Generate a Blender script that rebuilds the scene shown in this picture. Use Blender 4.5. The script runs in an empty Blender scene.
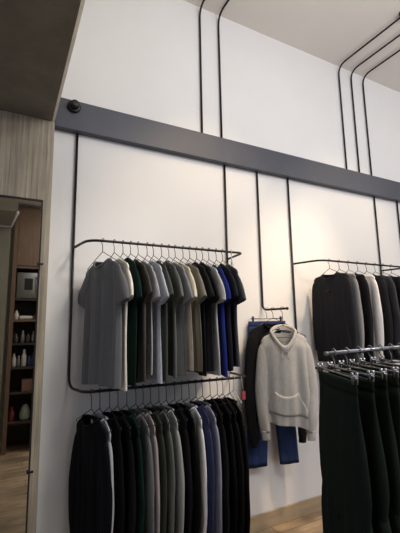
import bpy, bmesh, math, random
from mathutils import Vector, Matrix
C = bpy.context.scene.collection
SC = bpy.context.scene
rnd = random.Random(7)

# ---------------------------------------------------------------- materials
def lin(c):
    c /= 255.0
    return c / 12.92 if c <= .04045 else ((c + .055) / 1.055) ** 2.4
def col(r, g, b): return (lin(r), lin(g), lin(b), 1)

def mat(name, rgb, rough=.6, metal=0.0, noise=None, bump=None, spec=.5, amount=.25, stretch=(1, 1, 1), coat=0, sheen=0):
    m = bpy.data.materials.new(name); m.use_nodes = True
    n = m.node_tree.nodes; l = m.node_tree.links; b = n['Principled BSDF']
    b.inputs['Base Color'].default_value = col(*rgb)
    b.inputs['Roughness'].default_value = rough
    b.inputs['Metallic'].default_value = metal
    b.inputs['Specular IOR Level'].default_value = spec
    if sheen:
        b.inputs['Sheen Weight'].default_value = sheen
        b.inputs['Sheen Roughness'].default_value = .4
    if coat: b.inputs['Coat Weight'].default_value = coat
    if noise or bump:
        tc = n.new('ShaderNodeTexCoord'); mp = n.new('ShaderNodeMapping')
        mp.inputs['Scale'].default_value = stretch
        l.new(tc.outputs['Object'], mp.inputs['Vector'])
        tx = n.new('ShaderNodeTexNoise'); tx.inputs['Scale'].default_value = noise or 40
        tx.inputs['Detail'].default_value = 6; tx.inputs['Roughness'].default_value = .6
        l.new(mp.outputs['Vector'], tx.inputs['Vector'])
        if noise:
            mx = n.new('ShaderNodeMix'); mx.data_type = 'RGBA'
            c = col(*rgb)
            mx.inputs[6].default_value = tuple(max(0, v * (1 - amount)) for v in c[:3]) + (1,)
            mx.inputs[7].default_value = tuple(min(1, v * (1 + amount)) for v in c[:3]) + (1,)
            cr = n.new('ShaderNodeMapRange')
            cr.inputs['From Min'].default_value = .3; cr.inputs['From Max'].default_value = .7
            l.new(tx.outputs['Fac'], cr.inputs['Value']); l.new(cr.outputs['Result'], mx.inputs[0])
            l.new(mx.outputs[2], b.inputs['Base Color'])
        if bump:
            bp = n.new('ShaderNodeBump'); bp.inputs['Strength'].default_value = bump
            bp.inputs['Distance'].default_value = .01
            l.new(tx.outputs['Fac'], bp.inputs['Height']); l.new(bp.outputs['Normal'], b.inputs['Normal'])
    return m

M = {}
M['wall'] = mat('wall_plaster', (224, 223, 222), .75, noise=1.3, amount=.03, bump=.02)
M['ceiling'] = mat('ceiling_paint', (222, 216, 210), .8, noise=.9, amount=.04)
M['beam'] = mat('beam_paint', (68, 70, 80), .5, noise=6, amount=.06)
M['pipe'] = mat('black_pipe', (26, 24, 24), .45, .35)
M['black'] = mat('black_plastic', (9, 9, 10), .5)
M['base'] = mat('baseboard_wood', (168, 148, 122), .5, noise=9, amount=.12, stretch=(.3, 3, 3))
M['chrome'] = mat('chrome', (140, 140, 143), .3, 1.0)
M['wire'] = mat('dark_wire', (60, 58, 58), .35, .9)
M['clear'] = mat('pale_plastic', (196, 194, 188), .25, .1)
M['steel'] = mat('brushed_steel', (150, 150, 148), .35, .85)
M['mirror'] = mat('mirror_glass', (235, 232, 225), .015, 1.0)
M['cab'] = mat('cabinet_wood', (112, 90, 74), .5, noise=14, amount=.16, stretch=(4, 4, .35))
M['cabdark'] = mat('cabinet_dark_wood', (52, 42, 36), .6, noise=12, amount=.2)
M['panel'] = mat('greenish_panel', (128, 124, 108), .5, noise=5, amount=.05)
M['white'] = mat('white_ceramic', (215, 210, 200), .3)
M['navyobj'] = mat('blue_glaze', (50, 62, 110), .3)
M['red'] = mat('red_plastic', (150, 58, 66), .4)
M['green'] = mat('sage_cloth', (140, 155, 135), .8)
M['box'] = mat('brown_card', (118, 88, 74), .8)
M['glass'] = mat('smoke_glass', (70, 68, 66), .1)
M['emblem'] = mat('dark_red_print', (62, 22, 28), .8)

def concrete(name, rgb, stretch, scale, amount, bands=False):
    m = mat(name, rgb, .85, noise=scale, bump=.35, amount=amount, stretch=stretch)
    n = m.node_tree.nodes; l = m.node_tree.links
    b = n['Principled BSDF']; src = b.inputs['Base Color'].links[0].from_socket
    tc = n.new('ShaderNodeTexCoord')
    t2 = n.new('ShaderNodeTexNoise'); t2.inputs['Scale'].default_value = 3.5; t2.inputs['Detail'].default_value = 8
    t2.inputs['Roughness'].default_value = .7
    mp = n.new('ShaderNodeMapping'); mp.inputs['Scale'].default_value = (1, 1, .5) if bands else (1, 1, 1)
    l.new(tc.outputs['Object'], mp.inputs['Vector']); l.new(mp.outputs['Vector'], t2.inputs['Vector'])
    r = n.new('ShaderNodeMapRange'); r.inputs['From Min'].default_value = .3; r.inputs['From Max'].default_value = .7
    r.inputs['To Min'].default_value = .72; r.inputs['To Max'].default_value = 1.15
    l.new(t2.outputs['Fac'], r.inputs['Value'])
    mx = n.new('ShaderNodeMix'); mx.data_type = 'RGBA'; mx.blend_type = 'MULTIPLY'; mx.inputs[0].default_value = 1
    l.new(src, mx.inputs[6]); l.new(r.outputs['Result'], mx.inputs[7])
    l.new(mx.outputs[2], b.inputs['Base Color'])
    return m
M['soffit'] = concrete('smooth_concrete', (112, 106, 92), (1, 1, 1), 2.2, .12)
M['board'] = concrete('board_formed_concrete', (158, 148, 130), (60, 60, 1.4), 1.3, .38, True)
M['chamfer'] = concrete('lit_concrete_edge', (178, 170, 154), (1, 1, 1), 12, .1)  # slab concrete made paler: the light on its bevel is put into the colour

def floor_mat():
    m = mat('plank_floor', (158, 136, 108), .42, noise=5, amount=.45, stretch=(.8, 3, 1), bump=.1)
    n = m.node_tree.nodes; l = m.node_tree.links; b = n['Principled BSDF']
    src = b.inputs['Base Color'].links[0].from_socket
    tc = n.new('ShaderNodeTexCoord'); br = n.new('ShaderNodeTexBrick')
    br.inputs['Color1'].default_value = (1, 1, 1, 1); br.inputs['Color2'].default_value = (.72, .72, .72, 1)
    br.inputs['Mortar'].default_value = (.3, .27, .24, 1)
    br.inputs['Scale'].default_value = 1; br.inputs['Brick Width'].default_value = 1.1
    br.inputs['Row Height'].default_value = .16; br.inputs['Mortar Size'].default_value = .003
    l.new(tc.outputs['Object'], br.inputs['Vector'])
    mx = n.new('ShaderNodeMix'); mx.data_type = 'RGBA'; mx.blend_type = 'MULTIPLY'; mx.inputs[0].default_value = 1
    l.new(src, mx.inputs[6]); l.new(br.outputs['Color'], mx.inputs[7]); l.new(mx.outputs[2], b.inputs['Base Color'])
    return m
M['floor'] = floor_mat()

_cl = {}
def cloth(rgb, heather=.12, sheen=.25):
    k = (rgb, heather)
    if k not in _cl:
        _cl[k] = mat('cloth_%d_%d_%d' % rgb, rgb, .92, noise=60, amount=heather * .7, bump=.05, spec=.15, stretch=(1, 1, .35), sheen=sheen if sum(rgb) > 260 else 0)
    return _cl[k]

# ---------------------------------------------------------------- object helpers
def tag(o, label=None, cat=None, group=None, kind=None):
    if label: o['label'] = label
    if cat: o['category'] = cat
    if group: o['group'] = group
    if kind: o['kind'] = kind
    return o
def thing(name, label, cat, loc, group=None):
    o = bpy.data.objects.new(name, None); C.objects.link(o); o.location = loc
    o.empty_display_size = .05
    return tag(o, label, cat, group)
def obj(name, bm, m, parent=None, smooth=True, local=False):
    """one mesh object; bm is in world coordinates unless local"""
    bmesh.ops.recalc_face_normals(bm, faces=bm.faces)
    me = bpy.data.meshes.new(name); bm.to_mesh(me); bm.free()
    me.materials.append(m)
    if smooth:
        for p in me.polygons: p.use_smooth = True
    o = bpy.data.objects.new(name, me); C.objects.link(o)
    if parent is not None:
        o.parent = parent
        if not local:
            root = parent; off = Vector((0, 0, 0))
            while root is not None: off += root.location; root = root.parent
            me.transform(Matrix.Translation(-off))
    else:
        # origin at the thing's own base
        xs = [v.co for v in me.vertices]
        lo = Vector((min(v.x for v in xs), min(v.y for v in xs), min(v.z for v in xs)))
        hi = Vector((max(v.x for v in xs), max(v.y for v in xs), max(v.z for v in xs)))
        off = Vector(((lo.x + hi.x) / 2, (lo.y + hi.y) / 2, lo.z))
        me.transform(Matrix.Translation(-off)); o.location = off
    return o
def struct(name, bm, m, parent=None, smooth=False):
    o = obj(name, bm, m, parent, smooth)
    if parent is None: o['kind'] = 'structure'
    return o
def BM(): return bmesh.new()
def box(bm, x0, x1, y0, y1, z0, z1, bev=0):
    r = bmesh.ops.create_cube(bm, size=1)
    for v in r['verts']:
        v.co = Vector((x0 + (v.co.x + .5) * (x1 - x0), y0 + (v.co.y + .5) * (y1 - y0), z0 + (v.co.z + .5) * (z1 - z0)))
    if bev:
        es = list({e for v in r['verts'] for e in v.link_edges})
        bmesh.ops.bevel(bm, geom=es, offset=bev, segments=2, affect='EDGES', profile=.5)
    return bm
def cyl(bm, c, r, h, axis='z', seg=24, r2=None):
    R = {'z': Matrix.Identity(4), 'y': Matrix.Rotation(math.pi / 2, 4, 'X'), 'x': Matrix.Rotation(math.pi / 2, 4, 'Y')}[axis]
    bmesh.ops.create_cone(bm, cap_ends=True, segments=seg, radius1=r, radius2=r if r2 is None else r2, depth=h, matrix=Matrix.Translation(Vector(c)) @ R)
    return bm
def lathe(bm, c, prof, seg=16):
    rings = []
    for r, z in prof:
        rings.append([bm.verts.new((c[0] + r * math.cos(a), c[1] + r * math.sin(a), c[2] + z)) for a in [2 * math.pi * i / seg for i in range(seg)]])
    for a, b in zip(rings, rings[1:]):
        for i in range(seg): bm.faces.new((a[i], a[(i + 1) % seg], b[(i + 1) % seg], b[i]))
    bm.faces.new(rings[0]); bm.faces.new(rings[-1][::-1])
    return bm
def fillet(pts, r, n=7):
    pts = [Vector(p) for p in pts]; out = [pts[0]]
    for i in range(1, len(pts) - 1):
        a, b, c = pts[i - 1], pts[i], pts[i + 1]
        rr = r[i - 1] if isinstance(r, (list, tuple)) else r
        d1 = (a - b); d2 = (c - b)
        k = min(rr, d1.length * .49, d2.length * .49)
        p0 = b + d1.normalized() * k; p2 = b + d2.normalized() * k
        for j in range(n + 1):
            t = j / n; out.append(p0 * (1 - t) ** 2 + b * 2 * t * (1 - t) + p2 * t * t)
    out.append(pts[-1]); return out
def tube(bm, pts, r, seg=10, cap=True, closed=False, radii=None):
    pts = [Vector(p) for p in pts]; n = len(pts); rings = []
    up = None
    for i, p in enumerate(pts):
        if closed: t = (pts[(i + 1) % n] - pts[i - 1])
        else: t = pts[min(i + 1, n - 1)] - pts[max(i - 1, 0)]
        t.normalize()
        if up is None: up = t.orthogonal().normalized()
        up = (up - t * up.dot(t)).normalized(); s = t.cross(up)
        rr = radii[i] if radii else r
        rings.append([bm.verts.new(p + (up * math.cos(a) + s * math.sin(a)) * rr) for a in [2 * math.pi * j / seg for j in range(seg)]])
    prs = list(zip(rings, rings[1:]))
    for a, b in prs:
        for i in range(seg): bm.faces.new((a[i], a[(i + 1) % seg], b[(i + 1) % seg], b[i]))
    if closed:
        a, b = rings[-1], rings[0]
        off = min(range(seg), key=lambda k: (a[0].co - b[k].co).length)
        for i in range(seg): bm.faces.new((a[i], a[(i + 1) % seg], b[(i + 1 + off) % seg], b[(i + off) % seg]))
    elif cap:
        bm.faces.new(rings[0]); bm.faces.new(rings[-1][::-1])
    return bm

# ---------------------------------------------------------------- camera
D, H = 2.6, 1.573
f, pi_, ya, ro = 372.2, .155746, .48552, -.018244
cp, sp, cy, sy, cr, sr = math.cos(pi_), math.sin(pi_), math.cos(ya), math.sin(ya), math.cos(ro), math.sin(ro)
fw = Vector((sy * cp, cy * cp, sp)); rt = Vector((cy, -sy, 0)); up = rt.cross(fw)
r2 = rt * cr + up * sr; u2 = -rt * sr + up * cr
cam = bpy.data.cameras.new('camera'); co = bpy.data.objects.new('camera', cam); C.objects.link(co)
mw = Matrix.Identity(4)
for i in range(3): mw[i][0] = r2[i]; mw[i][1] = u2[i]; mw[i][2] = -fw[i]
mw.translation = Vector((0, -D, H)); co.matrix_world = mw
cam.sensor_fit = 'VERTICAL'; cam.sensor_height = 24; cam.lens = f / 533 * 24; cam.clip_start = .02
SC.camera = co

# ---------------------------------------------------------------- room shell
CZ = 4.41; XR = 7.5; YF = -5.5; XL = -2.5
struct('wall_back', box(BM(), .1, XR, 0, .15, 0, CZ), M['wall'])
struct('wall_right', box(BM(), XR, XR + .15, YF, .15, 0, CZ), M['wall'])
struct('ceiling', box(BM(), -.2, XR, YF, .15, CZ, CZ + .1), M['ceiling'])
struct('floor', box(BM(), XL, XR, YF, 0.15, -.1, 0), M['floor'])
struct('baseboard_back', box(BM(), .236, XR, -.018, -.0005, 0, .114, .004), M['base'])
# board formed concrete wall with the mirror, its edge chamfered
CX = .236; CYF = -.1
b = BM(); box(b, XL, CX - .014, CYF, .15, 0, 2.94)
struct('wall_left', b, M['board'])
b = BM()
vs = [b.verts.new(p) for p in [(CX - .0139, CYF, 0), (CX, CYF + .014, 0), (CX, .1, 0), (CX - .0139, .1, 0), (CX - .0139, CYF, 2.94), (CX, CYF + .014, 2.94), (CX, .1, 2.94), (CX - .0139, .1, 2.94)]]
for q in [(0, 1, 5, 4), (1, 2, 6, 5), (2, 3, 7, 6), (3, 0, 4, 7), (0, 3, 2, 1), (4, 5, 6, 7)]: b.faces.new([vs[i] for i in q])
struct('trim_1', b, mat('concrete_corner', (150, 142, 126), .85, noise=12, amount=.1))
# smooth concrete slab overhead, running out from the wall
SZ = 2.942
b = BM(); box(b, XL, CX - .018, -1.8, .15, SZ, CZ)
struct('ceiling_slab', b, M['soffit'])
b = BM()
y0, y1 = -1.8, .0
vs = [b.verts.new(p) for p in [(CX - .0179, y0, SZ), (CX - .0179, y1, SZ), (CX + .002, y1, SZ + .024), (CX + .002, y0, SZ + .024), (CX - .0179, y0, CZ), (CX - .0179, y1, CZ), (CX + .002, y1, CZ), (CX + .002, y0, CZ)]]
for q in [(0, 1, 2, 3), (3, 2, 6, 7), (7, 6, 5, 4), (4, 5, 1, 0), (0, 3, 7, 4), (1, 5, 6, 2)]: b.faces.new([vs[i] for i in q])
struct('trim_2', b, M['chamfer'])
# lower beige ceiling over the service corner behind the viewer (seen in the mirror)
struct('ceiling_service', box(BM(), XL, .75, YF, -2.35, 3.3, 3.4), M['ceiling'])
# wall that closes the service corner
struct('wall_service', box(BM(), XL, .75, -3.95, -3.8, 0, 3.3), M['panel'])
b = BM()
pts = [(.085, -2.35), (.03, -3.1), (-1.2, -3.15), (-1.2, -2.4)]
lo = [b.verts.new((x, y, 2.93)) for x, y in pts]; hi = [b.verts.new((x, y, 3.295)) for x, y in pts]
b.faces.new(lo); b.faces.new(hi[::-1])
for i in range(4): b.faces.new((lo[i], lo[(i + 1) % 4], hi[(i + 1) % 4], hi[i]))
struct('trim_3', b, M['panel'])
struct('trim_4', tube(BM(), [(.088, -2.352, 2.925), (.033, -3.098, 2.925), (-1.2, -3.148, 2.925)], .014, 6), M['ceiling'])
struct('wall_partition', box(BM(), -1.4, .03, -3.2, -3.1, 0, 2.93), M['panel'])

# dark painted beam along the wall
bm_ = obj('wall_beam', box(BM(), CX + .003, XR - .01, -.06, -.0005, 2.937, 3.157, .003), M['beam'], smooth=False)
tag(bm_, 'long dark slate grey beam fixed across the white wall above the racks', 'beam')
kn = thing('round_knob', 'round black two step knob on the left end of the grey beam', 'knob', (.360, -.0598, 3.104))
b = BM(); lathe(b, (0, 0, 0), [(.02, 0), (.04, .0), (.045, .006), (.045, .016), (.038, .022), (.03, .023)], 28)
bmesh.ops.rotate(b, verts=b.verts, cent=(0, 0, 0), matrix=Matrix.Rotation(math.pi / 2, 3, 'X'))
obj('base_plate', b, M['black'], kn, local=True)
b = BM(); lathe(b, (0, 0, .0232), [(.02, 0), (.03, .0), (.031, .012), (.026, .034), (.014, .036)], 28)
bmesh.ops.rotate(b, verts=b.verts, cent=(0, 0, 0), matrix=Matrix.Rotation(math.pi / 2, 3, 'X'))
obj('cap', b, M['black'], kn, local=True)

# ---------------------------------------------------------------- pipes
PR = .0088; PY = -.014
def ceiling_pipe(x, yend, lab, off=.0):
    t = thing('ceiling_pipe', lab, 'pipe', (x, PY, 3.16))
    p = fillet([(x, PY, 3.158), (x, PY, CZ - .016), (x + off, yend, CZ - .016)], .11)
    obj('pipe', tube(BM(), p, PR), M['pipe'], t)
    for z in (3.3, 3.9):
        pass
    return t
ceiling_pipe(1.408, -3, 'thin black pipe rising above the beam to the ceiling, leftmost of the five')
ceiling_pipe(1.602, -3, 'thin black pipe rising above the beam, second from the left, above the t-shirt rack')
ceiling_pipe(3.152, -3, 'thin black pipe bending over the ceiling, leftmost of the right-hand three')
ceiling_pipe(3.348, -3, 'thin black pipe bending over the ceiling, middle of the right-hand three')
ceiling_pipe(3.545, -3, 'thin black pipe bending over the ceiling, rightmost of the three')
cl = obj('pipe_clamp', box(BM(), 3.10, 3.20, -.80, -.775, CZ - .034, CZ - .001, .003), M['black'])
tag(cl, 'small black clamp holding a black pipe to the ceiling at the upper right', 'clamp')

BT = 2.935
RY = -.27
def rack(name, lab, xl, xr, xend, zu, zl, xs):
    t = thing(name, lab, 'clothes rack', (xl, PY, 0))
    # left upright curves into the lower rail which comes back to the wall at the right
    p = fillet([(xl, PY, BT), (xl, PY, zl), (xl + xs, RY, zl), (xend, RY, zl), (xr, PY, zl)], [.09, .06, .05])
    obj('upright', tube(BM(), p, PR), M['pipe'], t)
    p = fillet([(xr, PY, BT), (xr, PY, zl + .012)], .01)
    obj('upright', tube(BM(), p, PR), M['pipe'], t)
    p = fillet([(xl + .012, PY, zu), (xl + xs, RY, zu), (xend, RY, zu), (xr + .012, PY, zu)], [.09, .05])
    obj('top_rail', tube(BM(), p, PR), M['pipe'], t)
    return t
rack('clothes_rack', 'black pipe clothes rack on the wall holding t-shirts over long-sleeved sweaters', .396, 1.622, 1.60, 2.112, 1.194, .05)
rack('clothes_rack', 'black pipe clothes rack on the wall at the right with dark long-sleeved shirts', 2.325, 3.553, 3.62, 2.112, 1.194, .09)
t = thing('wall_pipe', 'thin black pipe below the beam at the far right edge of the wall', 'pipe', (3.945, PY, 0))
obj('pipe', tube(BM(), [(3.945, PY, BT), (3.945, PY, .9)], PR), M['pipe'], t)
t = thing('hanging_arm', 'black pipe below the beam bending out as a hanging arm above the grey hoodie', 'hanging arm', (1.965, PY, 1.69))
p = fillet([(1.965, PY, BT), (1.965, PY, 1.69), (1.985, -.30, 1.69)], .05)
obj('pipe', tube(BM(), p, PR), M['pipe'], t)
p = [(1.9838, -.28 - .02 * 0, 1.69), (1.985, -.306, 1.69), (1.9851, -.308, 1.69)]
obj('end_cap', tube(BM(), [(1.9846, -.296, 1.69), (1.9852, -.306, 1.69)], .0125), M['black'], t)

# ---------------------------------------------------------------- hangers
def frame_of(hook, ang):
    """local (u along shoulders, n towards the viewer's left, z) -> world; ang in degrees"""
    a = math.radians(ang); ux, uy = math.sin(a), -math.cos(a)
    U = Vector((ux, uy, 0)); N = Vector((uy, -ux, 0)); O = Vector(hook)
    return lambda u, n, z: O + U * u + N * n + Vector((0, 0, z))
def hanger(hook, ang, lab, group, m=None, drop=.070, half=.185, wr=.0024, slope=.47):
    m = m or M['wire']
    F = frame_of(hook, ang)
    t = thing('clothes_hanger', lab, 'hanger', hook, group)
    R = .0155
    pts = [F(R * math.cos(a), 0, R * math.sin(a)) for a in [math.radians(d) for d in (-35, 0, 35, 70, 105, 140, 175)]]
    pts += [F(-R * .75, 0, -.014), F(-.002, 0, -.028), F(0, 0, -.045), F(0, 0, -drop)]
    obj('hook', tube(BM(), pts, wr, 6), m, t)
    z1 = -drop - slope * half
    p = fillet([F(0, 0, -drop), F(-half, 0, z1), F(-half, 0, z1 - .012), F(half, 0, z1 - .012), F(half, 0, z1), F(0.0, 0, -drop)], .012, 4)
    obj('frame', tube(BM(), p, wr, 6), m, t)
    return t
def clip_hanger(hook, ang, lab, group, half=.15, m=None, zc=-.075, clipm=None, clips=(-1, 1)):
    m = m or M['chrome']; F = frame_of(hook, ang)
    t = thing('clip_hanger', lab, 'hanger', hook, group)
    R = .0185
    pts = [F(R * math.cos(a), 0, R * math.sin(a)) for a in [math.radians(d) for d in (-35, 0, 35, 70, 105, 140, 175)]]
    pts += [F(-R * .75, 0, -.016), F(-.002, 0, -.03), F(0, 0, zc)]
    obj('hook', tube(BM(), pts, .0026, 6), m, t)
    obj('bar', tube(BM(), [F(-half - .02, 0, zc), F(half + .02, 0, zc)], .0038, 8), m, t)
    for s in clips:
        b = BM()
        for n0 in (-1, 1):
            tube(b, [F(s * half, n0 * .009, zc + .02), F(s * half, n0 * .008, zc), F(s * half, n0 * .006, zc - .022)], .006, 6)
        tube(b, [F(s * half, -.012, zc + .004), F(s * half, .012, zc + .004)], .007, 8)
        obj('clip', b, clipm or m, t)
    return t

# ---------------------------------------------------------------- garments
def sm(x): x = max(0, min(1, x)); return x * x * (3 - 2 * x)
def ztop(u, neck, W, SL=.40):
    a = abs(u)
    if a <= neck: return -.118
    return -.118 - SL * (a - neck) - 1.1 * max(0, a - (W - .03)) ** 1.15

def body_mesh(F, W, L, T, seed, neck=.082, scoop=.05, fold=.010, flare=.01, hemtilt=0, NU=30, NT=34, freq=3.0, bias=0, SL=.40):
    r = random.Random(seed); bm = BM()
    ph = [r.uniform(0, 6.3) for _ in range(6)]; fr = [freq * r.uniform(.8, 1.25), freq * r.uniform(1.6, 2.1), freq * r.uniform(2.8, 3.6)]
    narrow = r.uniform(.0, .022)
    def wid(t): return W - narrow * sm(t * 2.2) + flare * sm((t - .35) * 1.6) + .006 * math.sin(5 * t + ph[0])
    def P(s, side, t):
        u = s * wid(t); zt = ztop(s * W, neck, W, SL)
        inn = max(0, 1 - (abs(s * W) / neck) ** 2)
        if side > 0: zt -= scoop * inn ** .8 * (1 - 0)
        else: zt -= .008 * inn
        ntop = .004 + .030 * math.sqrt(inn)
        prof = (max(0, 1 - abs(s) ** 2.6)) ** .5
        k = sm(t * 7)
        nb = T * prof * (.75 + .25 * math.sin(3 * t + ph[5]))
        n = side * ((1 - k) * ntop + k * nb) * (1 if abs(s) < .999 else 0)
        amp = fold * (sm(t * 1.6) * .75 + .25 * sm(t * 8)) * (1 - .3 * abs(s) ** 4)
        n += amp * (math.sin(fr[0] * s * 3.14 + ph[1] + .9 * t) + .55 * math.sin(fr[1] * s * 3.14 + ph[2] - 1.2 * t) + .3 * math.sin(fr[2] * s * 3.14 + ph[3] + side * .5))
        z = zt + (-L - zt) * t + t * (.006 * math.sin(4 * s + ph[4]) + hemtilt * s) + bias * t * t
        return F(u, n, z)
    g = {}
    for side in (1, -1):
        for i in range(NU + 1):
            s = -1 + 2 * i / NU
            for j in range(NT + 1):
                if side < 0 and i in (0, NU): g[(side, i, j)] = g[(1, i, j)]; continue
                t = (j / NT)
                g[(side, i, j)] = bm.verts.new(P(math.sin(s * math.pi / 2) * .35 + s * .65, side, t))
    for side in (1, -1):
        for i in range(NU):
            for j in range(NT):
                q = [g[(side, i, j)], g[(side, i + 1, j)], g[(side, i + 1, j + 1)], g[(side, i, j + 1)]]
                try: bm.faces.new(q if side > 0 else q[::-1])
                except ValueError: pass
    # close shoulder seams: join the two sheets along the top outside the neck
    for i in range(NU):
        a, b, c, d = g[(1, i, 0)], g[(1, i + 1, 0)], g[(-1, i + 1, 0)], g[(-1, i, 0)]
        um = (-1 + 2 * (i + .5) / NU)
        if abs((math.sin(um * math.pi / 2) * .35 + um * .65) * W) > neck:
            vs = []
            for v in (a, b, c, d):
                if v not in vs: vs.append(v)
            if len(vs) >= 3:
                try: bm.faces.new(vs)
                except ValueError: pass
    # turned-up hem: inner rim so the edge reads as cloth
    rim = [P]
    neckline = []
    for k in range(25):
        s = -neck / W + 2 * neck / W * k / 24
        neckline.append(P(s, 1, 0.0))
    for k in range(1, 24):
        s = neck / W - 2 * neck / W * k / 24
        neckline.append(P(s, -1, 0.0))
    hem = [P(-1 + 2 * k / 20, 1, 1) for k in range(21)] + [P(1 - 2 * k / 20, -1, 1) for k in range(1, 20)]
    return bm, neckline, hem, P

def loft(F, cs, seed, seg=16, wob=.004, open_end=True):
    """cs: (u, z, radius in plane, radius across, n)"""
    r = random.Random(seed); bm = BM(); rings = []
    # densify
    pts = []
    n = len(cs)
    for i in range(n - 1):
        p0 = cs[max(i - 1, 0)]; p1 = cs[i]; p2 = cs[i + 1]; p3 = cs[min(i + 2, n - 1)]
        st = 4
        for k in range(st + (1 if i == n - 2 else 0)):
            t = k / st
            pts.append([.5 * ((2 * b_) + (c_ - a_) * t + (2 * a_ - 5 * b_ + 4 * c_ - d_) * t * t + (-a_ + 3 * b_ - 3 * c_ + d_) * t ** 3) for a_, b_, c_, d_ in zip(p0, p1, p2, p3)])
    ph = r.uniform(0, 6); ph2 = r.uniform(0, 6)
    m = len(pts)
    for i, (u, z, ra, rb, nn) in enumerate(pts):
        a = pts[max(i - 1, 0)]; c = pts[min(i + 1, m - 1)]
        du, dz = c[0] - a[0], c[1] - a[1]; L = math.hypot(du, dz) or 1
        pu, pz = -dz / L, du / L
        t = i / (m - 1)
        ring = []
        for k in range(seg):
            th = 2 * math.pi * k / seg
            w = 1 + (.13 * math.sin(3 * th + ph + 2 * t) + .05 * math.sin(9 * t + ph2 + th)) * t
            A = ra * math.cos(th) * w; B = rb * math.sin(th) * w + wob * math.sin(7 * t + ph2 + 2 * math.cos(th)) * t
            ring.append(bm.verts.new(F(u + pu * A, nn + B, z + pz * A)))
        rings.append(ring)
    for a, b in zip(rings, rings[1:]):
        for i in range(seg): bm.faces.new((a[i], a[(i + 1) % seg], b[(i + 1) % seg], b[i]))
    bm.faces.new(rings[0])
    # inner turn at the opening
    e = rings[-1]; c = sum((v.co for v in e), Vector()) / seg; pc = sum((v.co for v in rings[-3]), Vector()) / seg
    inner = [bm.verts.new(c + (v.co - c) * .86 + (pc - c) * .0) for v in e]
    deep = [bm.verts.new(c + (v.co - c) * .7 + (pc - c) * .5) for v in e]
    for a, b in ((e, inner), (inner, deep)):
        for i in range(seg): bm.faces.new((a[i], a[(i + 1) % seg], b[(i + 1) % seg], b[i]))
    bm.faces.new(deep)
    return bm, [v.co.copy() for v in e]

def garment(name, lab, cat, hook, ang, rgb, group, W=.225, L=.86, T=.020, sleeve='short', seed=1, heather=.12, scoop=.05,
            collar=True, collar_rgb=None, fold=.009, sl=None, hemtilt=0, cuffs=False, freq=3.0, sout=1.0, neck=.082, cuff_rgb=None, n0=0, dz=0, SL=.40):
    dsh = (.40 - SL) * (W - .082)
    F0 = frame_of(hook, ang); F = (lambda u, n, z: F0(u, n + n0, z + dz))
    t = thing(name, lab, cat, hook, group)
    m = cloth(rgb, heather)
    bm, nl, hem, P = body_mesh(F, W, L, T, seed, scoop=scoop, fold=fold, hemtilt=hemtilt, freq=freq, neck=neck, SL=SL)
    obj('body', bm, m, t)
    for s in (-1, 1):
        r = random.Random(seed * 10 + s)
        k = r.uniform(.9, 1.1) * sout; w0 = W - .04
        T2 = min(.026, T * 1.25)
        if sleeve == 'short':
            q_ = r.uniform(-1, 1)
            cs = [(W - .078, -.168 + dsh, .018, .005, 0), (W - .047, -.214 + dsh, .044, T2 * .5, 0), (W - .020 + .004 * k, -.272 + dsh, .058, T2 * .7, .002 * q_), (W + .010 * k, -.33 + dsh, .061, T2 * .78, .004 * q_), (W + .034 * k, -.385 + .012 * q_ + dsh, .060, T2 * .72, .006 * q_)]
        else:
            sl_ = sl or .78
            d = sl_ - .155
            cs = [(W - .075, -.168 + dsh, .018, .005, 0), (W - .046, -.212 + dsh, .038, T2 * .5, 0), (W - .030 + .008 * k, -.275 + dsh, .050, T2 * .75, 0), (W - .03 + .034 * k, -.155 - d * .45, .052, T2 * .95, .003 * r.uniform(-1, 1)),
                  (W - .03 + .040 * k, -.155 - d * .62, .050, T2 * .95, .006 * r.uniform(-1, 1)), (W - .03 + .034 * k, -.155 - d * .84, .044, T2 * .85, .006 * r.uniform(-1, 1)), (W - .035 + .026 * k, -.155 - d, .038, T2 * .8, 0)]
        cs = [(s * c[0],) + c[1:] for c in cs]
        b, end = loft(F, cs, seed * 7 + s + 3)
        so = obj('sleeve', b, m, t)
        if cuffs and sleeve == 'long':
            ls = cs[-1]
            b, _ = loft(F, [(ls[0], ls[1] + .012, ls[2] * .92, ls[3] * 1.05, 0), (ls[0], ls[1] - .025, ls[2] * .86, ls[3] * 1.0, 0), (ls[0], ls[1] - .055, ls[2] * .8, ls[3] * .95, 0)], seed, wob=0)
            obj('cuff', b, cloth(cuff_rgb or rgb, heather), so)
    if collar:
        obj('collar', tube(BM(), nl, .0068, 6, closed=True), cloth(collar_rgb or tuple(int(c * .9) for c in rgb), .05), t)
    return t, F, P

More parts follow.
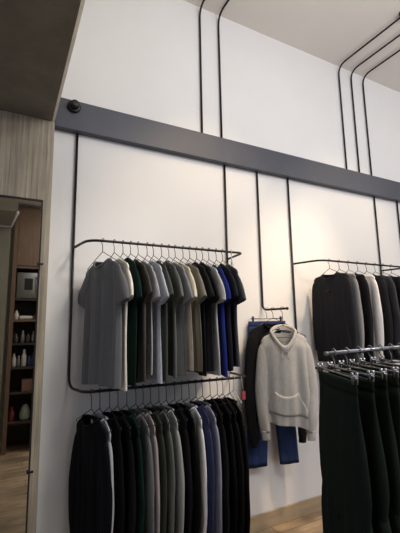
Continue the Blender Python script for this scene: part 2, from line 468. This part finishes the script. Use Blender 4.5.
# --- t-shirts on the upper rail
tees = [
 ('charcoal grey', (100, 100, 101), .875, 'plain charcoal grey t-shirt, the first at the left end of the upper rail'),
 ('cream white', (222, 216, 204), .87, 'cream white t-shirt behind the charcoal one at the left end of the upper rail'),
 ('dark green', (12, 34, 30), .865, 'dark bottle green t-shirt on the upper rail beside the cream white one'),
 ('dark taupe', (74, 70, 66), .875, 'dark taupe grey t-shirt on the upper rail just right of the green one'),
 ('pale grey', (150, 152, 156), .80, 'shorter pale grey t-shirt on the upper rail right of the dark taupe one'),
 ('light steel grey', (172, 176, 184), .87, 'light steel grey t-shirt on the upper rail, the palest in the middle left'),
 ('dark grey green', (70, 74, 70), .86, 'dark grey green t-shirt on the upper rail right of the light steel one'),
 ('charcoal olive', (88, 90, 86), .84, 'charcoal t-shirt with an olive cast in the middle of the upper rail'),
 ('mid grey', (128, 130, 132), .85, 'mid grey t-shirt in the middle of the upper rail left of the cream ones'),
 ('warm beige', (196, 186, 168), .80, 'warm beige t-shirt in the middle of the upper rail'),
 ('khaki trimmed', (112, 108, 96), .82, 'khaki t-shirt on the upper rail between the beige and the black ones'),
 ('black', (30, 30, 32), .855, 'black t-shirt on the upper rail right of the khaki one, first of two black'),
 ('soft black', (38, 38, 42), .85, 'soft black t-shirt on the upper rail, second of the two black ones'),
 ('stone grey', (176, 176, 174), .85, 'stone grey t-shirt squeezed next to the bright blue one on the upper rail'),
 ('royal blue', (32, 44, 112), .86, 'bright royal blue t-shirt near the right end of the upper rail'),
 ('blue black', (34, 36, 44), .85, 'blue black t-shirt just right of the royal blue one on the upper rail'),
 ('graphite', (66, 68, 74), .84, 'graphite grey t-shirt, the last at the right end of the upper rail'),
]
x = .575; n = len(tees)
for i, (nm, rgb, L, lab) in enumerate(tees):
    hx = (.535 if i == 0 else .560) + (1.415 - .560) * i / (n - 1) + (rnd.uniform(-.006, .006) if i else 0)
    ang = 17 if i == 0 else 9 - 12 * i / (n - 1) + rnd.uniform(-2, 2)
    hook = (hx, RY, 2.112)
    hanger((hx, RY, 2.112), ang, 'wire hanger on the upper left rail carrying the %s t-shirt' % nm, 'wire hangers on the upper left rail')
    garment('t_shirt', lab, 't-shirt', hook, ang, rgb, 't-shirts on the upper left rail', W=.222 + rnd.uniform(-.01, .006), L=L, T=.016 if i else .02, seed=20 + i,
            fold=.0105, heather=.2 if sum(rgb) > 330 else .12, sout=1.0 if i == 0 else rnd.uniform(.55, 1.25), dz=rnd.uniform(-.012, .004), hemtilt=rnd.uniform(-.02, .02))
hanger((1.50, RY, 2.112), -28, 'empty pale clear hanger at the right end of the upper left rail', None, M['clear'], wr=.004, half=.14)

# --- long sleeves on the lower rail
longs = [
 ('midnight navy', (8, 9, 14), .86, 'midnight navy long-sleeved sweater, the first at the left end of the lower rail'),
 ('light grey', (170, 170, 176), .86, 'light grey long-sleeved sweater right behind the midnight navy one on the lower rail'),
 ('black', (11, 11, 13), .86, 'black long-sleeved sweater on the lower rail right of the light grey one'),
 ('coal', (13, 13, 15), .87, 'coal black long-sleeved sweater on the lower rail left of the dark green one'),
 ('forest green', (13, 38, 31), .88, 'forest green long-sleeved sweater on the lower rail at the left'),
 ('ash grey', (104, 106, 106), .86, 'ash grey sweatshirt with a wide ribbed collar on the lower rail at the left'),
 ('soft mauve grey', (150, 142, 144), .87, 'soft mauve grey long-sleeved sweater on the lower rail behind the ash grey one'),
 ('olive black', (52, 54, 48), .87, 'olive black long-sleeved sweater on the lower rail between two greys'),
 ('grey green', (92, 96, 90), .86, 'grey green sweatshirt with a ribbed collar in the middle of the lower rail'),
 ('silver grey', (150, 152, 150), .87, 'silver grey sweatshirt in the middle of the lower rail'),
 ('ink black', (20, 20, 26), .87, 'ink black long-sleeved sweater in the middle of the lower rail, just right of silver grey'),
 ('jet', (10, 10, 11), .86, 'jet black long-sleeved sweater on the lower rail left of the white one'),
 ('white', (225, 225, 228), .86, 'white long-sleeved sweater, the brightest on the lower rail'),
 ('navy blue', (52, 58, 92), .87, 'navy blue sweatshirt on the lower rail right of the white one'),
 ('dusty lavender', (150, 152, 172), .88, 'dusty lavender blue long-sleeved sweater on the lower rail next to the navy one'),
 ('faded black', (19, 19, 21), .95, 'faded black long-sleeved sweater on the lower rail right of the lavender one'),
 ('black cardigan', (13, 13, 14), .98, 'black long top on the lower rail, third from its right end'),
 ('black hooded', (18, 18, 19), 1.0, 'black long top on the lower rail, second from its right end'),
 ('black end', (13, 13, 14), 1.05, 'long black coat-like top hanging last at the right end of the lower rail'),
]
n = len(longs)
for i, (nm, rgb, L, lab) in enumerate(longs):
    hx = .49 + (1.45 - .49) * i / (n - 1) + (rnd.uniform(-.006, .006) if i else 0)
    ang = 16 if i == 0 else 9 - 14 * i / (n - 1) + rnd.uniform(-2, 2)
    hanger((hx, RY, 1.194), ang, 'wire hanger on the lower left rail carrying the %s sweater' % nm, 'wire hangers on the lower left rail', drop=.098)
    garment('sweater', lab, 'sweater', (hx, RY, 1.194), ang, rgb, 'long-sleeved sweaters on the lower left rail', W=.184 + rnd.uniform(-.008, .008), L=L,
            T=.016, sleeve='long', sl=min(.88, L - .03), seed=60 + i, fold=.008, cuffs=True, sout=1.3 if i == 0 else rnd.uniform(.5, 1.0), SL=.58, dz=-.028, scoop=.055 if i in (5, 8, 6, 9) else .04)

hanger((1.485, RY, 1.194), -12, 'empty wire hanger at the right end of the lower left rail', None, M['clear'], half=.13, drop=.08)
tg = thing('red_tag', 'small red tag dangling from the right end of the lower left rail', 'tag', (1.545, -.30, 1.194))
obj('string', tube(BM(), [(1.545, RY - .011, 1.196), (1.545, -.285, 1.16), (1.545, -.30, 1.10)], .0015, 6), M['clear'], tg)
obj('card', box(BM(), 1.53, 1.56, -.303, -.298, 1.045, 1.10, .001), M['red'], tg, False)
# --- dark long sleeves on the right-hand rack
rights = [
 ('black sweatshirt', (40, 40, 44), .88, 'black sweatshirt with a tiny dark red print, the first on the right-hand rack'),
 ('grey', (128, 128, 130), .87, 'grey long-sleeved shirt just behind the front black sweatshirt on the right-hand rack'),
 ('black', (24, 24, 27), .88, 'black long-sleeved shirt between grey and white ones on the right-hand rack'),
 ('white', (214, 212, 212), .88, 'white long-sleeved shirt on the right-hand rack'),
 ('dark', (28, 28, 31), .88, 'black long-sleeved shirt on the right-hand rack, just right of the white one'),
 ('charcoal', (56, 58, 62), .88, 'charcoal long-sleeved shirt on the right-hand rack, third from its right end'),
 ('night', (26, 26, 29), .88, 'black long-sleeved shirt on the right-hand rack, next to the olive one'),
 ('olive', (74, 76, 52), .88, 'olive long-sleeved shirt at the right end of the right-hand rack'),
]
for i, (nm, rgb, L, lab) in enumerate(rights):
    hx = 2.515 + .12 * i
    ang = -2 if i == 0 else -12
    hanger((hx, RY, 2.112), ang, 'wire hanger on the right-hand rack carrying the %s shirt' % (nm if i else 'red-printed black'), 'wire hangers on the right-hand rack')
    t, F, _ = garment('long_sleeve_shirt', lab, 'long-sleeved shirt', (hx, RY, 2.112), ang, rgb, 'shirts on the right-hand rack', W=.205, L=L, T=.03,
            sleeve='long', sl=.78, seed=120 + i, fold=.006, cuffs=True, sout=.5, SL=.16)
    if i == 0:
        b = BM()
        for (a, c) in ((-.012, .003), (.0, -.006), (.012, .004), (.002, .012)):
            q = [F(a + du, .0405, -.27 + c + dz) for du, dz in ((-.008, -.004), (.008, -.006), (.006, .007), (-.007, .005))]
            lo = [b.verts.new(p) for p in q]; b.faces.new(lo)
            hi = [b.verts.new(F(a + du, .030, -.27 + c + dz)) for du, dz in ((-.008, -.004), (.008, -.006), (.006, .007), (-.007, .005))]
            for k in range(4): b.faces.new((lo[k], lo[(k + 1) % 4], hi[(k + 1) % 4], hi[k]))
        obj('chest_print', b, M['emblem'], t)

# ---------------------------------------------------------------- trousers
def trousers(lab, hook, ang, rgb, group, W=.17, L=1.08, crotch=.40, zt=-.095, T=.03, seed=1, freq=5, fold=.006, spread=.03, name='trousers', band=None, hemw=None, cat='trousers', heather=.12):
    F = frame_of(hook, ang); t = thing(name, lab, cat, hook, group); r = random.Random(seed); m = cloth(rgb, heather)
    bm = BM(); ph = [r.uniform(0, 6) for _ in range(4)]
    NS = 40
    def ring(cx, hw, th, z, t_, tilt=0, N=NS):
        out = []
        for k in range(N):
            a = 2 * math.pi * k / N
            c = math.copysign(abs(math.cos(a)) ** .8, math.cos(a)); s = math.copysign(abs(math.sin(a)) ** .7, math.sin(a))
            u = cx + hw * c; nn = th * s
            nn += fold * (.3 + .7 * t_) * (math.sin(freq * 18 * u + ph[0] + t_) + .6 * math.sin(freq * 33 * u + ph[1] - 2 * t_))
            out.append(F(u, nn, z + .004 * math.sin(9 * u + ph[2]) * t_))
        return out
    def skin(rows, cap0=False):
        rr = [[bm.verts.new(p) for p in row] for row in rows]
        for a, b in zip(rr, rr[1:]):
            n_ = len(a)
            for i in range(n_): bm.faces.new((a[i], a[(i + 1) % n_], b[(i + 1) % n_], b[i]))
        if cap0: bm.faces.new(rr[0])
        e = rr[-1]; c = sum((v.co for v in e), Vector()) / len(e)
        inn = [bm.verts.new(c + (v.co - c) * .85 + Vector((0, 0, .03))) for v in e]
        for i in range(len(e)): bm.faces.new((e[i], e[(i + 1) % len(e)], inn[(i + 1) % len(e)], inn[i]))
        bm.faces.new(inn)
    rows = []
    for j in range(12):
        t_ = j / 11; e_ = 1 - .10 * sm((t_ - .7) / .3); rows.append(ring(0, W * (.93 + .12 * sm(t_ * 1.5)) * e_, (.012 + (T - .012) * sm(t_ * 2)) * (2 * e_ - 1), zt - .035 - (crotch - .035) * t_, t_ * .6))
    skin(rows, True)
    hw0 = W * .55; hw1 = hemw or W * .45
    for s in (-1, 1):
        rows = []
        for j in range(26):
            t_ = j / 25
            z = zt - crotch * .75 - (L - crotch * .75) * t_
            cx = s * (W * .5 + spread * t_)
            g_ = .78 + .22 * sm(j / 6); rows.append(ring(cx * (.9 + .1 * sm(j / 6)), (hw0 + (hw1 - hw0) * sm(t_)) * g_, T * (1.0 - .1 * t_) * g_, z, .6 + .4 * t_))
        skin(rows)
    obj('legs', bm, m, t)
    bm = BM(); rows = []
    for z in (0, -.012, -.028, -.04): rows.append(ring(0, W * .94, .014, zt + z, 0))
    rr = [[bm.verts.new(p) for p in row] for row in rows]
    for a, b in zip(rr, rr[1:]):
        for i in range(NS): bm.faces.new((a[i], a[(i + 1) % NS], b[(i + 1) % NS], b[i]))
    bm.faces.new(rr[0]); bm.faces.new(rr[-1][::-1])
    obj('waistband', bm, cloth(band or rgb, .05), t)
    return t

# --- free-standing chrome rack with dark green trousers in front at the right
PZ = 1.45
A = Vector((1.15, -1.49, PZ)); Bp = Vector((2.45, -1.315, PZ)); dv = (Bp - A)
dn = dv.normalized()
t = thing('trouser_rack', 'free-standing chrome rail rack holding dark green trousers in front at the right', 'clothes rack', ((A + dn * .80).x, (A + dn * .80).y, 0))
obj('rail', tube(BM(), [A, A + dv * .5, Bp], .0095, 14), M['chrome'], t)
obj('end_cap', tube(BM(), [A - dn * .012, A + dn * .004], .0105, 14), M['chrome'], t)
post = A + dn * .80
obj('post', tube(BM(), [(post.x, post.y, .03), (post.x, post.y, PZ - .009)], .015, 14), M['chrome'], t)
b = BM(); cyl(b, (post.x, post.y, .015), .20, .03, seg=40); obj('base_plate', b, M['steel'], t)
gt = [('first', 'deep green pleated trousers hanging foremost at the left end of the chrome rack', (27, 38, 32)),
      ('second', 'deep green trousers second from the left end of the chrome rack', (36, 46, 38)),
      ('third', 'deep green trousers third from the left end of the chrome rack', (30, 40, 33)),
      ('fourth', 'dark moss green trousers fourth from the left end of the chrome rack', (44, 52, 40)),
      ('fifth', 'deep green trousers fifth from the left end of the chrome rack', (28, 38, 31)),
      ('sixth', 'deep green trousers sixth from the left of the chrome rack, cut by the photo edge', (34, 42, 34)),
      ('seventh', 'deep green trousers seventh from the left of the chrome rack, mostly beyond the photo edge', (30, 38, 32))]
for i, (nm, lab, rgb) in enumerate(gt):
    if i in (6,): pass
    s = .045 + .088 * i
    h = A + dn * s
    ang = -25 if i == 0 else -23 + rnd.uniform(-2, 2)
    clip_hanger(h, ang, 'chrome clip hanger holding the %s deep green trousers from the left on the chrome rack' % nm, 'clip hangers on the chrome rack', half=.17)
    trousers(lab, h, ang, tuple(int(c * .8) for c in rgb), 'green trousers on the chrome rack', W=.195, L=1.12, crotch=.52, T=.034, seed=200 + i, freq=4.2, fold=.0045, spread=.012, hemw=.11, zt=-.09)

# ---------------------------------------------------------------- garments on the hanging arm
def arm(y): return (1.965 + .02 * (y / -.30), y, 1.69)
HA = 58
clip_hanger(arm(-.06), 80, 'clip hanger on the hanging arm gripping the blue jeans nearest the wall', None, m=M['chrome'], half=.13, clipm=M['navyobj'])
trousers('blue denim jeans hanging on the arm behind the grey hoodie, nearest the wall', arm(-.06), 80, (44, 60, 98), None, W=.185, L=1.13, crotch=.32, T=.022, seed=301, freq=2.5, fold=.003, spread=.05, name='jeans', hemw=.085, cat='jeans', heather=.2)
hanger(arm(-.135), 76, 'wire hanger on the hanging arm carrying the black sweatshirt behind the hoodie', None)
garment('sweatshirt', 'black long-sleeved sweatshirt hanging between the blue jeans and the grey hoodie', 'sweatshirt', arm(-.135), 76, (20, 20, 22), None, W=.212, L=.86, T=.022,
        sleeve='long', sl=1.0, seed=305, fold=.005, cuffs=True, sout=1.0)
hk = arm(-.245)
hanger(hk, HA, 'wire hanger at the tip of the hanging arm carrying the light grey hoodie', None, M['wire'], half=.17, drop=.13, slope=.5)
HG = (176, 174, 170)
t, F, P = garment('hoodie', 'light grey heather hoodie with front pocket hanging on the arm between the racks', 'hoodie', hk, HA, HG, None, W=.184, L=.80, T=.040,
        sleeve='long', sl=.87, seed=311, fold=.010, cuffs=True, sout=.8, collar=False, freq=1.6, heather=.16, neck=.085, scoop=.10, dz=-.07, hemtilt=-.03)
mg = cloth(HG, .16)
NV = (F(0, 1, 0) - F(0, 0, 0))
def shell(name, grid, out, m, parent):
    """grid[j][i] of world points; a thin solid sheet offset by out"""
    b = BM()
    a_ = [[b.verts.new(p + out) for p in row] for row in grid]; c_ = [[b.verts.new(p - out) for p in row] for row in grid]
    nj, ni = len(grid), len(grid[0])
    for j in range(nj - 1):
        for i in range(ni - 1):
            b.faces.new((a_[j][i], a_[j][i + 1], a_[j + 1][i + 1], a_[j + 1][i]))
            b.faces.new((c_[j][i], c_[j + 1][i], c_[j + 1][i + 1], c_[j][i + 1]))
    per = [(0, i) for i in range(ni)] + [(j, ni - 1) for j in range(1, nj)] + [(nj - 1, i) for i in range(ni - 2, -1, -1)] + [(j, 0) for j in range(nj - 2, 0, -1)]
    for (j, i), (j2, i2) in zip(per, per[1:] + per[:1]):
        b.faces.new((a_[j][i], c_[j][i], c_[j2][i2], a_[j2][i2]))
    return obj(name, b, m, parent)
# kangaroo pocket: narrow top, slanted openings
grid = []
for j in range(9):
    t_ = .66 + .25 * j / 8; hw = .50 + .30 * sm(j / 8 * 1.35)
    grid.append([P(-hw + 2 * hw * i / 16, 1, t_) for i in range(17)])
shell('pocket', grid, NV * .004, mg, t)
# ribbed hem band
b = BM(); rows = []
K = 72
ctr = (P(-1, 1, .97) + P(1, 1, .97)) / 2
for t_, g_ in ((.925, 1.02), (.95, .985), (.985, .965), (1.02, .955), (1.03, .93)):
    row = []
    for k in range(K):
        q = k / K
        p = P(-1 + 4 * q, 1, t_) if q < .5 else P(1 - 4 * (q - .5), -1, t_)
        nn = (p - ctr).dot(NV)
        p = Vector((ctr.x + (p.x - ctr.x) * g_, ctr.y + (p.y - ctr.y) * g_, p.z)) + NV * (.0025 + .0012 * (k % 2)) * (1 if q < .5 else -1)
        row.append(b.verts.new(p))
    rows.append(row)
for a, c in zip(rows, rows[1:]):
    for i in range(K): b.faces.new((a[i], a[(i + 1) % K], c[(i + 1) % K], c[i]))
obj('hem_band', b, mg, t)
# hood lying back, open in a V at the front
b = BM(); rows = []; NA = 40
prof = [(.0, .094, -.150), (.3, .106, -.132), (.6, .108, -.112), (.85, .102, -.100), (1.0, .093, -.098), (.9, .086, -.108), (.8, .080, -.135)]
for (q, R, z) in prof:
    row = []
    for i in range(NA):
        a = 2 * math.pi * i / NA
        fr_ = max(0, math.sin(a)); bk = max(0, -math.sin(a))
        sq = 1 - .22 * fr_ ** 2
        zz = z - .120 * fr_ ** 1.8 + .045 * bk * q
        row.append(b.verts.new(F(R * 1.0 * math.cos(a) * sq, .002 + R * .62 * math.sin(a) - .02 * bk, zz)))
    rows.append(row)
for a, c in zip(rows, rows[1:]):
    for i in range(NA): b.faces.new((a[i], a[(i + 1) % NA], c[(i + 1) % NA], c[i]))
obj('hood', b, mg, t)
for s in (-1, 1):
    p = [F(s * .018, .056, -.25), F(s * .022, .058, -.275), F(s * .024, .058, -.30), F(s * .023, .056, -.325)]
    obj('drawstring', tube(BM(), p, .0026, 6), cloth((206, 204, 200), .02), t)

# ---------------------------------------------------------------- mirror on the concrete wall
mt = thing('wall_mirror', 'tall black-framed mirror on the concrete wall at the left reflecting shelves', 'mirror', (-.4, -.1, .02))
MX0, MX1, MZ0, MZ1 = -.95, .186, .02, 2.38
obj('mirror_glass', box(BM(), MX0 + .01, MX1 - .008, -.112, -.1005, MZ0 + .01, MZ1 - .012), M['mirror'], mt, smooth=False)
b = BM()
box(b, MX0, MX1, -.118, -.1002, MZ1 - .012, MZ1); box(b, MX0, MX1, -.118, -.1002, MZ0, MZ0 + .01)
box(b, MX0, MX0 + .01, -.118, -.1002, MZ0 + .01, MZ1 - .012); box(b, MX1 - .008, MX1, -.118, -.1002, MZ0 + .01, MZ1 - .012)
obj('frame', b, M['black'], mt, smooth=False)
for z in (1.965, .76):
    obj('clip', box(BM(), MX1 - .018, MX1 + .018, -.126, -.1183, z - .007, z + .007, .002), M['black'], mt)

# ---------------------------------------------------------------- service shelf behind the viewer, seen in the mirror
CYc = -3.2
t = thing('shelf_cabinet', 'tall brown wooden shelf unit reflected in the mirror with oven and small wares', 'cabinet', (.27, CYc - .2, 0))
cx0, cx1 = .075, .46
obj('side_panel', box(BM(), cx0, cx0 + .05, CYc - .42, CYc, 0, 3.25), M['cab'], t, False)
obj('side_panel', box(BM(), cx1 - .045, cx1, CYc - .42, CYc, 0, 3.25), M['cab'], t, False)
obj('back_panel', box(BM(), cx0 + .05, cx1 - .045, CYc - .42, CYc - .40, 0, 3.25), M['cabdark'], t, False)
obj('upper_door', box(BM(), cx0 + .051, cx1 - .046, CYc - .03, CYc + .002, 2.42, 3.24, .003), M['cab'], t, False)
for z in (2.385, 1.945, 1.66, 1.35, 1.04, .72, .35):
    obj('shelf', box(BM(), cx0 + .051, cx1 - .046, CYc - .40, CYc - .005, z, z + .028), M['cab'] if z in (2.385, 1.66) else M['cabdark'], t, False)
t = thing('microwave_oven', 'silver microwave oven with a small dark window on the top shelf in the mirror', 'microwave', (.27, CYc - .2, 1.973))
obj('body', box(BM(), .14, .40, CYc - .36, CYc - .03, 1.975, 2.33, .01), M['steel'], t)
obj('window', box(BM(), .235, .34, CYc - .031, CYc - .022, 2.09, 2.25, .003), M['black'], t, False)
obj('handle', tube(BM(), [(.38, CYc - .018, 2.03), (.38, CYc - .018, 2.27)], .006), M['chrome'], t)
def jar(xx, z, r, h, m, lab, name='jar', cat='jar'):
    o = obj(name, lathe(BM(), (xx, CYc - .08, z), [(r * .8, 0), (r, .008), (r, h * .62), (r * .55, h * .8), (r * .5, h), (r * .3, h + .002)], 18), m)
    tag(o, lab, cat, 'small wares on the reflected shelves')
z = 1.689
o = obj('folded_towel', box(BM(), .19, .36, CYc - .22, CYc - .03, z, z + .05, .018), M['white']); tag(o, 'folded white towel on the lit shelf under the microwave in the mirror', 'towel')
jar(.16, z, .028, .12, M['white'], 'white ceramic jar left of the folded towel in the mirror')
jar(.385, z, .02, .07, M['box'], 'small brown jar right of the folded towel in the mirror')
for xx, r_, h_, mm, l_ in ((.17, .03, .12, 'glass', 'dark'), (.25, .025, .16, 'steel', 'steel'), (.32, .028, .11, 'glass', 'short smoky'), (.38, .02, .15, 'steel', 'slim steel')):
    jar(xx, 1.379, r_, h_, M[mm], '%s bottle on the middle shelf in the mirror' % l_, 'bottle', 'bottle')
for xx, r_, h_, mm, l_ in ((.16, .025, .17, 'white', 'white'), (.215, .022, .14, 'steel', 'silver'), (.28, .03, .22, 'white', 'tall white'), (.345, .024, .13, 'navyobj', 'blue'), (.39, .02, .17, 'navyobj', 'slim blue')):
    jar(xx, 1.069, r_, h_, M[mm], '%s bottle on the lower shelf in the mirror' % l_, 'bottle', 'bottle')
o = obj('cardboard_box', box(BM(), .27, .40, CYc - .2, CYc - .03, .749, .90, .004), M['box'], smooth=False); tag(o, 'small brown cardboard box on the low shelf in the mirror', 'box')
o = obj('cloth_bag', lathe(BM(), (.33, CYc - .12, .379), [(.05, 0), (.07, .03), (.065, .1), (.045, .16), (.02, .19)], 18), M['green']); tag(o, 'sage green cloth bag near the bottom of the shelves in the mirror', 'bag')
o = obj('spray_bottle', lathe(BM(), (.17, CYc - .12, .379), [(.03, 0), (.032, .1), (.012, .13), (.014, .17)], 14), M['red']); tag(o, 'red bottle near the bottom of the shelves in the mirror', 'bottle')

# ---------------------------------------------------------------- light
def area(name, loc, size, power, c=(1, 1, 1), target=None, spread=180, sy=None):
    L = bpy.data.lights.new(name, 'AREA'); L.energy = power; L.color = c; L.size = size
    if sy: L.shape = 'RECTANGLE'; L.size_y = sy
    L.spread = math.radians(spread)
    o = bpy.data.objects.new(name, L); C.objects.link(o); o.location = loc
    if target: o.rotation_euler = (Vector(target) - Vector(loc)).to_track_quat('-Z', 'Y').to_euler()
    return o
def spot(name, loc, target, power, deg, blend=.9, c=(1, .86, .66), r=.09):
    L = bpy.data.lights.new(name, 'SPOT'); L.energy = power; L.color = c; L.spot_size = math.radians(deg); L.spot_blend = blend; L.shadow_soft_size = r
    o = bpy.data.objects.new(name, L); C.objects.link(o); o.location = loc
    o.rotation_euler = (Vector(target) - Vector(loc)).to_track_quat('-Z', 'Y').to_euler()
    return o
def fill_point(name, loc, power, c=(1, .98, .96), r=.22):
    L = bpy.data.lights.new(name, 'POINT'); L.energy = power; L.color = c; L.shadow_soft_size = r
    o = bpy.data.objects.new(name, L); C.objects.link(o); o.location = loc
fill_point('fill_light', (2.3, -2.7, 3.5), 84)  # added point lights, unseen fill for the ceiling and upper wall
fill_point('fill_light', (5.0, -2.6, 3.5), 64)
fill_point('fill_light', (1.15, -2.1, 3.6), 34)  # added fill towards the left part of the wall
spot('wall_spot', (1.9, -1.9, 4.2), (1.35, 0, 2.15), 100, 48, .8, (1, .74, .44))
spot('wall_spot', (3.5, -1.9, 4.2), (3.05, 0, 2.15), 88, 50, .8, (1, .77, .50))
spot('wall_spot', (2.95, -1.3, 4.2), (2.1, 0, .75), 330, 46, 1, (1, .74, .48))  # added spot, warms and brightens the lower wall
spot('wall_spot', (1.7, -2.3, 4.0), (.40, 0, 1.2), 170, 36, 1, (1, .98, .94), .22)  # added spot, lifts the dim wall at the left
w = bpy.data.worlds.new('world'); SC.world = w; w.use_nodes = True
w.node_tree.nodes['Background'].inputs[0].default_value = (.82, .86, 1, 1)
w.node_tree.nodes['Background'].inputs[1].default_value = .72
SC.view_settings.view_transform = 'Standard'; SC.view_settings.look = 'None'
SC.view_settings.exposure = 0; SC.view_settings.gamma = 1
SC.view_settings.use_curve_mapping = False
